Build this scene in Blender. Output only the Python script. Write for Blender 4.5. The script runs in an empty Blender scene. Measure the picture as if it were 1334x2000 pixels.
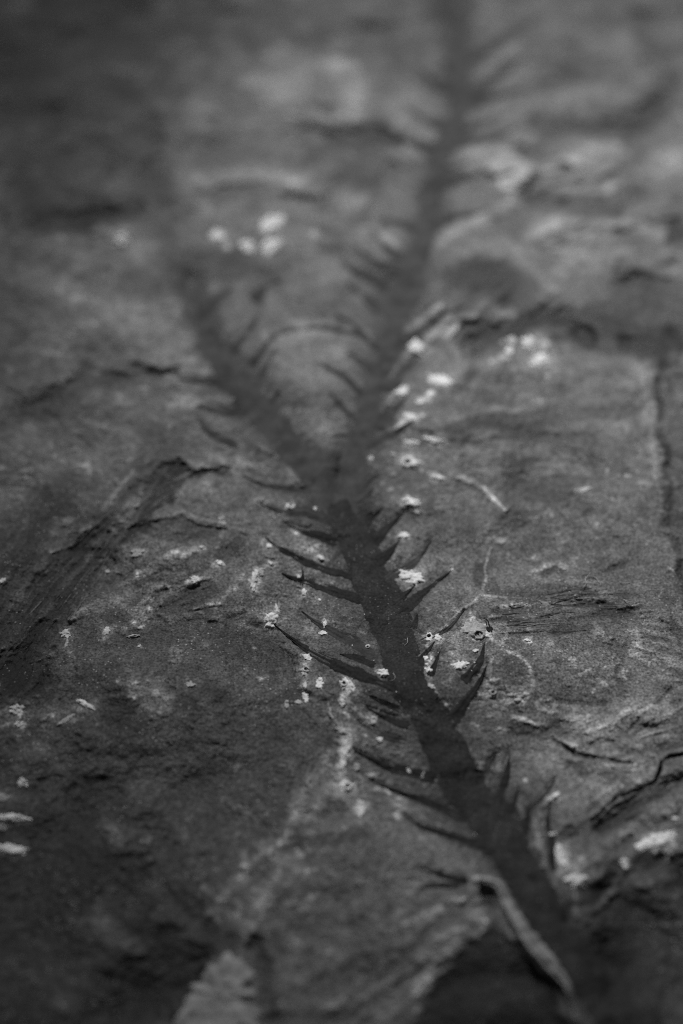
import bpy, math, random
import numpy as np
from mathutils import Vector, Matrix

random.seed(7)
RNG = np.random.RandomState(11)
sc = bpy.context.scene
COL = sc.collection

# ------------------------------------------------------------------ camera, world, lamps, exposure
CAM_H = 0.224                      # metres above the slab
PITCH = math.radians(42.0)         # downward tilt
TANV = math.tan(math.radians(15.0))
PW, PH = 1334.0, 2000.0            # digitising units used for the slab's features

cam_d = bpy.data.cameras.new("camera")
cam = bpy.data.objects.new("camera", cam_d)
COL.objects.link(cam)
cam.location = (0, 0, CAM_H)
cam.rotation_euler = (math.pi / 2 - PITCH, 0, 0)
cam_d.sensor_fit = 'VERTICAL'
cam_d.sensor_height = 24.0
cam_d.lens = 12.0 / TANV
cam_d.clip_start = 0.01
cam_d.clip_end = 50
cam_d.dof.use_dof = True
cam_d.dof.focus_distance = 0.312
cam_d.dof.aperture_fstop = 4.9
cam_d.dof.aperture_blades = 0
sc.camera = cam

world = bpy.data.worlds.new("World")
sc.world = world
world.use_nodes = True
bg = world.node_tree.nodes["Background"]
bg.inputs[0].default_value = (1, 1, 1, 1)
bg.inputs[1].default_value = 0.035


def lamp(name, kind, loc, target, energy):
    d = bpy.data.lights.new(name, kind)
    d.energy = energy
    d.color = (1, 1, 1)
    o = bpy.data.objects.new(name, d)
    COL.objects.link(o)
    o.location = loc
    o.rotation_euler = (Vector(target) - Vector(loc)).to_track_quat('-Z', 'Y').to_euler()
    return d


key = lamp("key_lamp", 'SPOT', (-0.04, 0.74, 0.56), (0.084, 0.304, 0.0), 26.0)
key.spot_size = math.radians(35)
key.spot_blend = 1.0
key.shadow_soft_size = 0.11

sc.view_settings.view_transform = 'Standard'
sc.view_settings.look = 'None'
sc.view_settings.exposure = 0.0
sc.view_settings.gamma = 1.0
sc.view_settings.use_curve_mapping = False
sc.render.engine = 'CYCLES'
sc.cycles.use_denoising = False
sc.cycles.use_adaptive_sampling = False
sc.cycles.max_bounces = 3
sc.cycles.pixel_filter_type = 'BOX'

# ------------------------------------------------------------------ helpers: slab coordinates
SP, CP = math.sin(PITCH), math.cos(PITCH)


def at(px, py, z):
    """point of the slab: digitised coordinates + height -> metres"""
    px = np.asarray(px, float); py = np.asarray(py, float); z = np.asarray(z, float)
    a = (px - PW / 2) / 1000.0 * TANV
    b = -(py - PH / 2) / 1000.0 * TANV
    dx = a
    dy = CP + b * SP
    dz = -SP + b * CP
    t = (z - CAM_H) / dz
    return np.stack([dx * t, dy * t, CAM_H + dz * t], -1)


STEP = 2.0
X0, X1, Y0, Y1 = -640.0, 1974.0, -170.0, 2330.0
GX = np.arange(X0, X1 + 1, STEP)
GY = np.arange(Y0, Y1 + 1, STEP)
NX, NY = len(GX), len(GY)
PXg, PYg = np.meshgrid(GX, GY)
_P = at(PXg, PYg, np.zeros_like(PXg))
WX, WY = _P[..., 0], _P[..., 1]
H = np.zeros_like(PXg)             # metres
T = np.zeros_like(PXg)             # stops of stain and painted shade, pale > 0 > dark

_tab = np.random.RandomState(3).rand(512, 512)


def vnoise(x, y, f, seed=0):
    x = x * f + seed * 17.31; y = y * f + seed * 9.77
    xi = np.floor(x).astype(int); yi = np.floor(y).astype(int)
    u = x - xi; v = y - yi
    u = u * u * u * (u * (u * 6 - 15) + 10); v = v * v * v * (v * (v * 6 - 15) + 10)
    xi &= 511; yi &= 511
    x2 = (xi + 1) & 511; y2 = (yi + 1) & 511
    a = _tab[yi, xi]; b = _tab[yi, x2]; c = _tab[y2, xi]; d = _tab[y2, x2]
    return ((a * (1 - u) + b * u) * (1 - v) + (c * (1 - u) + d * u) * v) * 2 - 1


def fbm(x, y, f, octv=4, seed=0, gain=0.5):
    s = np.zeros_like(x); amp = 1.0; tot = 0
    for i in range(octv):
        c, sn = math.cos(0.6 * i + seed), math.sin(0.6 * i + seed)
        s = s + amp * vnoise(x * c - y * sn, x * sn + y * c, f * 2.03 ** i, seed + i * 3)
        tot += amp; amp *= gain
    return s / tot


WARP1 = fbm(WX, WY, 160, 4, 21)
WARP2 = fbm(WX, WY, 160, 4, 22)
WARPF = fbm(WX, WY, 900, 3, 23)
NB = fbm(WX, WY, 330, 4, 27, .6)


def smooth(e0, e1, x):
    t = np.clip((x - e0) / (e1 - e0), 0, 1)
    return t * t * (3 - 2 * t)


def line_dist(X, Y, pts, hws):
    """normalised distance d/hw to a polyline of varying half width"""
    best = np.full(X.shape, 1e9)
    if len(pts) == 1:
        return np.hypot(X - pts[0][0], Y - pts[0][1]) / hws[0]
    for i in range(len(pts) - 1):
        ax, ay = pts[i]; bx, by = pts[i + 1]
        vx, vy = bx - ax, by - ay
        L = vx * vx + vy * vy + 1e-9
        t = np.clip(((X - ax) * vx + (Y - ay) * vy) / L, 0, 1)
        d = np.hypot(X - ax - vx * t, Y - ay - vy * t) / (hws[i] * (1 - t) + hws[i + 1] * t)
        best = np.minimum(best, d)
    return best


def box_of(pts, pad):
    xs = [p[0] for p in pts]; ys = [p[1] for p in pts]
    i0 = max(0, int((min(xs) - pad - X0) / STEP)); i1 = min(NX, int((max(xs) + pad - X0) / STEP) + 2)
    j0 = max(0, int((min(ys) - pad - Y0) / STEP)); j1 = min(NY, int((max(ys) + pad - Y0) / STEP) + 2)
    return slice(j0, j1), slice(i0, i1)


def stroke(pts, hw, tone=0.0, mm=0.0, soft=0.7, warp=0.5, fine=0.25, brk=True):
    if tone > 1.0: brk = False
    hws = [hw] * len(pts) if not isinstance(hw, (list, tuple)) else list(hw)
    m = max(hws)
    s = box_of(pts, m * 2.4 + 12)
    if s[0].start >= s[0].stop or s[1].start >= s[1].stop:
        return
    X = PXg[s] + WARP1[s] * m * warp * 1.6 + WARPF[s] * m * fine
    Y = PYg[s] + WARP2[s] * m * warp * 1.6
    d = line_dist(X, Y, pts, hws)
    k = 1 - smooth(1 - soft, 1 + soft * 0.6, d)
    if brk and m < 16:
        k = k * np.clip(.8 + 1.4 * NB[s], .15, 1.45)
    T[s] += k * tone * 1.9
    H[s] += k * mm * 0.001 * (0.5 if m < 20 else 1.0)


def poly_sd(X, Y, pts):
    """signed distance to a polygon, inside > 0"""
    n = len(pts)
    d = np.full(X.shape, 1e9); ins = np.zeros(X.shape, bool)
    for i in range(n):
        ax, ay = pts[i]; bx, by = pts[(i + 1) % n]
        vx, vy = bx - ax, by - ay
        t = np.clip(((X - ax) * vx + (Y - ay) * vy) / (vx * vx + vy * vy + 1e-9), 0, 1)
        d = np.minimum(d, np.hypot(X - ax - vx * t, Y - ay - vy * t))
        c = ((ay > Y) != (by > Y)) & (X < vx * (Y - ay) / (vy if abs(vy) > 1e-9 else 1e-9) + ax)
        ins ^= c
    return np.where(ins, d, -d)


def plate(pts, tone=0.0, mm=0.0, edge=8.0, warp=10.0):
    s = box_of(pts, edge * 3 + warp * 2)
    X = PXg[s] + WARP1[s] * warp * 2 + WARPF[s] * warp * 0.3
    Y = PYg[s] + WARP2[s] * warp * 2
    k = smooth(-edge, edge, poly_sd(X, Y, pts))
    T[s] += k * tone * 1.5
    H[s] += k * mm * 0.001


# ------------------------------------------------------------------ digitised fossil
STEM = [(1300, 2180, 62), (1255, 2090, 62), (1178, 1950, 60), (1105, 1850, 54), (1067, 1790, 52), (1037, 1730, 52), (990, 1655, 54), (962, 1600, 58),
        (914, 1545, 54), (880, 1490, 52), (857, 1440, 50), (838, 1400, 47), (803, 1350, 44), (784, 1300, 48), (772, 1250, 50), (757, 1200, 54),
        (737, 1150, 52), (714, 1100, 46), (697, 1050, 48), (676, 1005, 48), (660, 965, 46)]
BRANCH_L = [(684, 1040, 26), (668, 1005, 36), (640, 960, 46), (600, 905, 48), (555, 852, 50), (512, 800, 48), (468, 755, 42), (434, 705, 34), (408, 655, 32), (393, 605, 24), (372, 550, 20)]
BRANCH_R = [(694, 1050, 26), (684, 1010, 36), (686, 960, 38), (690, 900, 31), (705, 850, 28), (717, 810, 30), (731, 760, 25), (748, 715, 26), (763, 680, 30), (768, 640, 31),
            (782, 600, 40), (798, 560, 40), (808, 525, 33), (817, 490, 29), (828, 450, 27), (842, 400, 23), (852, 350, 23), (868, 300, 24),
            (892, 220, 25), (899, 150, 26), (889, 80, 27), (873, 0, 28), (860, -90, 28), (850, -160, 24)]

LEAVES_STEM = [  # base .. tip, half width
    ([(625, 1012), (594, 1001), (561, 1003), (535, 994), (508, 984)], 9),
    ([(650, 1056), (625, 1050), (600, 1041), (580, 1033), (560, 1023)], 9),
    ([(680, 1122), (618, 1104), (579, 1087), (540, 1066), (517, 1047)], 9.5),
    ([(700, 1168), (642, 1152), (600, 1137), (575, 1130), (550, 1119)], 9),
    ([(590, 1140), (592, 1125), (590, 1108)], 4),
    ([(722, 1276), (690, 1254), (660, 1239), (630, 1221), (612, 1211), (589, 1193)], 10.5),
    ([(760, 1340), (708, 1320), (672, 1306), (636, 1288), (600, 1270), (570, 1248), (536, 1220)], 11),
    ([(725, 1296), (696, 1285), (664, 1277)], 9),
    ([(775, 1384), (750, 1374), (724, 1361)], 5),
    ([(792, 1416), (760, 1404), (741, 1396), (716, 1381)], 8),
    ([(786, 1446), (750, 1435), (729, 1425), (700, 1409)], 8),
    ([(838, 1519), (796, 1509), (760, 1500), (730, 1485), (692, 1466)], 10),
    ([(905, 1600), (880, 1586), (844, 1569), (808, 1557), (766, 1542), (724, 1524)], 10),
    ([(945, 1654), (904, 1639), (862, 1626), (820, 1613), (788, 1588)], 8),
    ([(905, 1720), (880, 1714), (850, 1704), (816, 1693)], 9),
    ([(890, 1731), (870, 1730), (850, 1732), (820, 1734)], 6),
    ([(690, 985), (708, 976), (727, 960)], 5),
    ([(712, 1030), (730, 1008), (749, 990)], 8),
    ([(735, 1056), (750, 1036), (774, 1015), (800, 990)], 9),
    ([(738, 1100), (758, 1082), (772, 1066), (783, 1051)], 11),
    ([(758, 1128), (798, 1105), (825, 1081), (842, 1054)], 8),
    ([(755, 1192), (786, 1165), (810, 1144)], 9),
    ([(778, 1196), (816, 1168), (849, 1141), (883, 1113)], 10),
    ([(808, 1222), (812, 1212), (815, 1198)], 6),
    ([(820, 1292), (834, 1274), (850, 1252)], 8),
    ([(830, 1250), (866, 1234), (887, 1216), (906, 1192)], 6),
    ([(842, 1312), (850, 1294), (860, 1270)], 9),
    ([(956, 1226), (950, 1211), (932, 1206)], 5),
    ([(912, 1326), (926, 1306), (940, 1286), (946, 1254)], 13),
    ([(882, 1414), (896, 1394), (914, 1368), (935, 1338), (950, 1300)], 17),
    ([(952, 1505), (958, 1490), (968, 1473)], 7),
    ([(962, 1600), (979, 1548), (988, 1514), (996, 1474)], 13),
    ([(988, 1600), (1003, 1568), (1013, 1538)], 8),
    ([(1028, 1625), (1031, 1605), (1034, 1582), (1048, 1568), (1069, 1547), (1086, 1516)], 7.5),
    ([(1080, 1690), (1077, 1640), (1070, 1604), (1076, 1560)], 9),
    ([(1110, 1800), (1114, 1770), (1120, 1740)], 9),
]
LEAVES_R = [
    ([(734, 678), (705, 652), (690, 633), (658, 617)], 6),
    ([(712, 656), (678, 649), (630, 640), (570, 645), (538, 655)], 5.5),
    ([(724, 720), (699, 702), (679, 686)], 10),
    ([(706, 772), (678, 741), (654, 726), (622, 707)], 7),
    ([(690, 815), (664, 792), (645, 765)], 5),
    ([(782, 506), (754, 482), (728, 453)], 8),
    ([(770, 530), (730, 509), (695, 483)], 9),
    ([(748, 560), (700, 533), (668, 513)], 10),
    ([(738, 604), (709, 578), (678, 556)], 10),
    ([(872, 176), (840, 152), (812, 130)], 11),
    ([(868, 250), (836, 236), (798, 214)], 11),
    ([(856, 300), (810, 280), (746, 272)], 12),
    ([(836, 470), (792, 440), (740, 428)], 9),
    ([(742, 832), (770, 800), (800, 770)], 14),
    ([(758, 756), (779, 738), (794, 717), (817, 697)], 12),
    ([(724, 868), (779, 844), (802, 826)], 7),
    ([(790, 668), (836, 640), (864, 614)], 8),
    ([(822, 470), (856, 440), (880, 428), (925, 419), (958, 405)], 11),
    ([(838, 386), (880, 358), (914, 342)], 13),
    ([(880, 130), (952, 98), (992, 68), (1044, 38)], 12),
    ([(905, 190), (956, 160), (992, 136), (1034, 102)], 13),
    ([(892, 210), (936, 194), (980, 185), (1022, 176)], 12),
    ([(870, 270), (912, 250), (962, 235)], 12),
    ([(866, 290), (908, 277), (960, 270), (1022, 243)], 13),
    ([(700, 965), (722, 938), (738, 930)], 7),
]
LEAVES_L = [
    ([(475, 806), (425, 803), (391, 796)], 8),
    ([(460, 866), (430, 855), (402, 840), (389, 818)], 10),
    ([(450, 748), (400, 746), (348, 739)], 12),
    ([(610, 960), (550, 953), (510, 945), (474, 929)], 5),
    ([(455, 684), (486, 647), (506, 617)], 7),
    ([(498, 706), (507, 692), (522, 671), (541, 652)], 6),
    ([(500, 752), (519, 719), (535, 687)], 6),
    ([(526, 790), (537, 776), (547, 762)], 6),
    ([(398, 612), (420, 590), (450, 566)], 11),
    ([(500, 580), (520, 560), (548, 546)], 13),
]

# ------------------------------------------------------------------ slab relief, stains and painted shade
H += 0.0026 * fbm(WX, WY, 38, 3, 1)
terr = fbm(WX * 1.0, WY * 1.0 + 0.3 * WX, 55, 4, 5) * 5.0
terr = np.floor(terr) + smooth(0.30, 0.70, terr - np.floor(terr))
H += 0.00012 * terr
H += 0.00031 * fbm(WX, WY, 190, 5, 2, 0.55)
H += 0.00007 * fbm(WX, WY, 1100, 3, 4, 0.6)
H -= 0.004 * smooth(1350, 2150, PYg) ** 1.5
T += 0.55 * fbm(WX, WY, 70, 3, 8) + 0.85 * fbm(WX + .004 * WARP1, WY + .004 * WARP2, 190, 5, 9, 0.65) + 0.7 * fbm(WX, WY, 1300, 3, 10, 0.7)
fl = fbm(WX + .002 * WARP2, WY, 420, 4, 14, .6)
T += 0.9 * smooth(.28, .5, fl) * smooth(-.1, .3, fbm(WX, WY, 70, 3, 15)) - 0.6 * smooth(.3, .55, -fl)
H += 0.00012 * smooth(.28, .5, fl)

# the out-of-focus far part: hollows and swells, partly toned as shaded and lit, besides stains
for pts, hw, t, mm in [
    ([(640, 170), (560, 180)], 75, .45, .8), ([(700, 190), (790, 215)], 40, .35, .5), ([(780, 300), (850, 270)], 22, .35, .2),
    ([(330, 120), (440, 60)], 60, -.2, -.5), ([(220, -20), (60, 160), (90, 330)], 170, -.7, -1), ([(-20, 700), (0, 560)], 60, -.3, -.5), ([(520, 40), (700, 70)], 45, -.25, -.5),  # wide far-left stroke paints the light's fall-off into the corner
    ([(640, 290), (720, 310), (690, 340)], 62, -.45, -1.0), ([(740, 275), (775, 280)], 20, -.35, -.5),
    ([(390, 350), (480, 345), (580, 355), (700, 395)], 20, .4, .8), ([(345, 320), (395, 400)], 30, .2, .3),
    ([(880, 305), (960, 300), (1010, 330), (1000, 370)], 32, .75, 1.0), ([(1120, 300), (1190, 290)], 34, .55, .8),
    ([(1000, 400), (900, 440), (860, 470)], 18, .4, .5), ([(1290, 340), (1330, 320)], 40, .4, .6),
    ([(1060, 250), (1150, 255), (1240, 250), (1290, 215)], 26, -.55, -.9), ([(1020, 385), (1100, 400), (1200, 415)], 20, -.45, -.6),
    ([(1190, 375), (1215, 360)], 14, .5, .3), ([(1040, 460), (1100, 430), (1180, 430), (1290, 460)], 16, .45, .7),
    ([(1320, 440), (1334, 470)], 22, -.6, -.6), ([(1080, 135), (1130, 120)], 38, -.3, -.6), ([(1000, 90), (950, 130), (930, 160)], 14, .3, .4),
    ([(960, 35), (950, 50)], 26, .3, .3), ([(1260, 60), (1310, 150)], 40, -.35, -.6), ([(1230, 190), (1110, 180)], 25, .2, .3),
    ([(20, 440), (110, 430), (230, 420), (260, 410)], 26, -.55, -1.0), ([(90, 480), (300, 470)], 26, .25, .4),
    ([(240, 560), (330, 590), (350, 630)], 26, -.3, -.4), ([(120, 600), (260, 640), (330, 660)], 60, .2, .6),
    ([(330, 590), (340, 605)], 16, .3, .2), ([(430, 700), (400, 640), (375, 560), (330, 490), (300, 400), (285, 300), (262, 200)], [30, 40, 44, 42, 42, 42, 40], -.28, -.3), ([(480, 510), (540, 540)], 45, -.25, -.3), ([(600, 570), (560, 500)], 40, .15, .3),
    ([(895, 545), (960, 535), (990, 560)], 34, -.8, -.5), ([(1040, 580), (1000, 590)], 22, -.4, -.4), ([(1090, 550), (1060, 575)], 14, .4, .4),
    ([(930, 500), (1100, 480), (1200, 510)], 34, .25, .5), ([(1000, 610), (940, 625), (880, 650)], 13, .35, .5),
    ([(930, 655), (1050, 625), (1130, 635), (1230, 655), (1300, 680)], [28, 40, 54, 54, 44], -1.0, -.7), ([(1235, 680), (1290, 700)], 22, -.5, -.5),  # long band along the step: its shadow painted as dark tone
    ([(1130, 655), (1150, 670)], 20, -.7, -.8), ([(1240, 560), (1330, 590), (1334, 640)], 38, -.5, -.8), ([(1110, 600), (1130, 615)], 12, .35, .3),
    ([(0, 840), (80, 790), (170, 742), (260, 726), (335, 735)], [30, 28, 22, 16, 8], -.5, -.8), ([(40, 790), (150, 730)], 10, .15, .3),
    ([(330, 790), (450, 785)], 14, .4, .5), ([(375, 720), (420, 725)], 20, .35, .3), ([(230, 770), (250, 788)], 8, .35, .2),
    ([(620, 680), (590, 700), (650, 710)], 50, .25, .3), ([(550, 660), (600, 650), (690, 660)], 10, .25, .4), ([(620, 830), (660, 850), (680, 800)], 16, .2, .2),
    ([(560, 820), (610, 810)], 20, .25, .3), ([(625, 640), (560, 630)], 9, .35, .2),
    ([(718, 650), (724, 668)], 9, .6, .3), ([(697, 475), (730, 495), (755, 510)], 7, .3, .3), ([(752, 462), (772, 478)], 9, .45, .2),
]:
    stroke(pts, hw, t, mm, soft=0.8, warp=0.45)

# right hand plate of the slab
for pts, hw, t, mm, so in [
    ([(880, 835), (990, 830), (1090, 815), (1240, 800)], [14, 22, 20, 10], -.42, -.25, .6), ([(870, 858), (1000, 856), (1160, 846)], 6, -.35, -.15, .6),
    ([(890, 815), (970, 800), (1060, 790)], 8, .3, .25, .7), ([(1000, 690), (985, 720), (975, 745)], 9, -.4, -.2, .6), ([(1000, 712), (1070, 716), (1110, 740)], 14, .15, .1, .7),
    ([(1300, 715), (1286, 752), (1294, 800), (1287, 842), (1306, 890), (1298, 935), (1312, 985), (1304, 1030), (1322, 1080), (1330, 1140), (1345, 1200)], [12, 11, 9, 11, 8, 11, 9, 11, 8, 9, 8], -.75, -.6, .7),
    ([(1240, 700), (1270, 760), (1275, 860)], 26, .3, .2, .8), ([(1275, 880), (1290, 940)], 10, .35, .2, .7),
    ([(1085, 905), (1120, 890)], 14, .3, .15, .7), ([(1160, 905), (1165, 930)], 17, -.4, -.15, .7), ([(1000, 960), (1005, 930)], 22, -.2, -.1, .8),
    ([(873, 923), (900, 932), (924, 942), (945, 953), (960, 971), (989, 997)], [3, 4, 5, 5, 4.5, 3], .95, .35, .6),
    ([(895, 940), (922, 950), (942, 962), (954, 978)], 5, -.45, -.2, .6),
    ([(960, 1040), (985, 1020), (1012, 1008), (1036, 1000)], [8, 17, 18, 8], -.45, -.15, .4), ([(972, 1048), (1008, 1035), (1036, 1017)], 4, -.55, -.25, .6),
    ([(988, 998), (1005, 985), (1030, 962), (1052, 940)], 4, .3, .2, .6), ([(992, 1000), (1015, 975), (1022, 960)], 4, -.4, -.2, .6),
    ([(1080, 1005), (1105, 1000), (1115, 1015)], 7, .35, .15, .6), ([(1140, 1005), (1155, 995)], 6, -.45, -.2, .6),
    ([(960, 1070), (948, 1109), (951, 1130), (942, 1154), (926, 1178), (902, 1190), (884, 1208), (863, 1232)], [2.5, 2.5, 3, 3, 3, 3, 3, 4], .7, .3, .6),
    ([(938, 1112), (936, 1140)], 12, -.35, -.1, .6), ([(936, 1050), (955, 1055)], 6, .3, .12, .7),
    ([(1045, 1088), (1080, 1075), (1092, 1066)], 9, .55, .2, .7), ([(1060, 1110), (1085, 1098), (1105, 1108)], 7, .6, .3, .6), ([(1060, 1122), (1083, 1110), (1095, 1118)], 7, -.45, -.25, .6),
    ([(1145, 1098), (1190, 1090), (1215, 1100)], 8, -.3, -.15, .6), ([(1180, 1115), (1215, 1100)], 6, -.5, -.2, .6),
    ([(960, 1170), (1060, 1160), (1180, 1175), (1235, 1165)], [12, 18, 22, 10], -.35, -.15, .5), ([(970, 1210), (1060, 1205), (1150, 1200), (1225, 1205)], [18, 28, 26, 12], -.5, -.25, .5),
    ([(1000, 1240), (1100, 1235), (1170, 1228)], 7, -.4, -.2, .6), ([(1175, 1158), (1205, 1162)], 8, .5, .15, .7), ([(1220, 1166), (1238, 1168)], 6, -.7, -.3, .6),
    ([(1240, 1235), (1250, 1280), (1275, 1295), (1310, 1300)], 14, .45, .2, .8), ([(1190, 1260), (1215, 1270), (1205, 1300), (1212, 1330)], [12, 14, 12, 16], -.5, -.25, .5),
    ([(1300, 1215), (1325, 1245), (1345, 1270)], 14, -.75, -.5, .5), ([(1060, 1290), (1130, 1280), (1150, 1250)], 40, -.12, 0, .8),
    ([(980, 1271), (1010, 1280), (1025, 1292), (1037, 1307), (1042, 1328), (1040, 1350)], [3, 5, 4, 4, 4, 5], .75, .3, .6),
    ([(1000, 1310), (1010, 1330)], 22, -.2, -.1, .8), ([(1049, 1379), (1065, 1387), (1080, 1392)], 5, .6, .2, .7), ([(965, 1380), (985, 1385)], 4, .5, .15, .7),
    ([(1002, 1400), (1028, 1405), (1049, 1416)], [5, 6, 4], .85, .3, .6), ([(1000, 1430), (1030, 1420), (1060, 1432)], 14, -.5, -.2, .5),
    ([(1080, 1368), (1150, 1375), (1210, 1372)], 5, -.35, -.25, .6), ([(1090, 1335), (1140, 1330)], 12, .25, .1, .8), ([(1120, 1325), (1140, 1315), (1152, 1307)], 3, .7, .1, .7),
    ([(1120, 1400), (1180, 1410), (1240, 1390), (1300, 1380)], [22, 30, 30, 24], .45, .5, .8), ([(1175, 1425), (1230, 1430), (1310, 1440)], 14, .45, .3, .7),
    ([(1085, 1436), (1105, 1450), (1120, 1460)], 4, .7, .4, .6), ([(1082, 1444), (1105, 1460), (1128, 1476), (1180, 1486), (1235, 1490)], [3, 5, 6, 5, 4], -.7, -.6, .8),
    ([(1225, 1432), (1250, 1405), (1275, 1380), (1312, 1345)], 3.5, -.6, -.35, .6), ([(1235, 1440), (1265, 1415), (1290, 1398)], 3, -.5, -.3, .6),
    ([(1200, 1455), (1250, 1470), (1334, 1455)], 9, -.45, -.3, .6), ([(1265, 1440), (1300, 1432), (1334, 1420)], 3, -.6, -.3, .6),
    ([(1140, 1440), (1165, 1452)], 6, .5, .3, .6), ([(1190, 1436), (1220, 1446)], 6, .45, .3, .6), ([(1150, 1505), (1190, 1500), (1240, 1497)], 8, .3, .3, .6),
    ([(1110, 1495), (1150, 1502), (1140, 1512)], 10, -.4, -.3, .6),
    ([(1345, 1472), (1309, 1479), (1292, 1490), (1287, 1510), (1280, 1527), (1240, 1545), (1204, 1557), (1179, 1582), (1156, 1602)], [3, 4, 4, 4, 4, 4.5, 4, 3.5, 2.5], -1.5, -1.3, .5),
    ([(1170, 1618), (1215, 1590), (1270, 1555), (1330, 1530)], [14, 24, 22, 18], -.65, -.7, .7), ([(1110, 1620), (1130, 1624), (1090, 1640)], 10, -.5, -.5, .6),
    ([(1144, 1686), (1189, 1650), (1222, 1622), (1255, 1612)], 15, .45, .5, .8), ([(1290, 1605), (1310, 1600)], 9, -.5, -.3, .6),
    ([(1040, 1605), (1052, 1640), (1062, 1690)], [6, 9, 8], .6, .7, .6), ([(1058, 1575), (1085, 1553)], 4, .6, .5, .6),
    ([(1095, 1560), (1140, 1560)], 40, .18, .3, .8), ([(1030, 1470), (1060, 1500)], 30, .15, .2, .8), ([(974, 1500), (966, 1530), (962, 1560)], [8, 6, 3], .5, .3, .6),
    ([(940, 1470), (946, 1500)], 12, .45, .2, .6), ([(1017, 1570), (1020, 1595)], 9, .5, .4, .6),
]:
    stroke(pts, hw, t, mm, soft=so, warp=0.35)
plate([(1018, 972), (1048, 934), (1108, 926), (1158, 940), (1132, 966), (1085, 988)], -.4, -.2, 5, 5)

# leaf margins on the right of the right branch: raised pale lips
for pts, hw, t, mm in [
    ([(862, 598), (840, 615), (824, 627), (797, 646)], 7, .75, .5), ([(880, 624), (848, 651), (830, 672)], 8, .5, .4), ([(926, 618), (890, 642), (868, 655)], 9, .5, .4),
    ([(797, 690), (778, 712), (764, 732), (760, 748)], 5, .45, .4), ([(770, 766), (758, 785), (742, 808)], 5, .45, .4), ([(800, 820), (766, 840), (738, 851), (728, 868)], 4.5, .9, .5),
    ([(752, 940), (722, 975), (700, 985)], 6, .3, .2), ([(745, 985), (722, 1000)], 5, .35, .25), ([(780, 1072), (762, 1100)], 6, .35, .2), ([(800, 1150), (782, 1175)], 5, .4, .2),
    ([(926, 722), (917, 738), (890, 762), (866, 792)], 13, -.55, -.3), ([(925, 610), (905, 640)], 8, -.4, -.3), ([(500, 868), (540, 890), (590, 948)], 5, .35, .3),
    ([(470, 895), (530, 912), (570, 935)], 14, .3, .2), ([(398, 815), (440, 828), (470, 832)], 9, .2, .2),
    ([(745, 1310), (700, 1298), (672, 1292)], 5, .35, .15), ([(610, 1210), (602, 1240), (610, 1262)], 12, .35, .1), ([(640, 1235), (660, 1260)], 8, .2, .1),
    ([(836, 1262), (846, 1290), (838, 1320), (850, 1350), (880, 1395), (905, 1440), (940, 1510)], [5, 5, 6, 6, 6, 8, 7], .45, .3),
    ([(880, 1230), (890, 1260), (880, 1330)], 14, .3, .15), ([(955, 1240), (960, 1290), (952, 1340)], 6, .35, .2),
]:
    stroke(pts, hw, t, mm, soft=0.6, warp=0.25)

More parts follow.
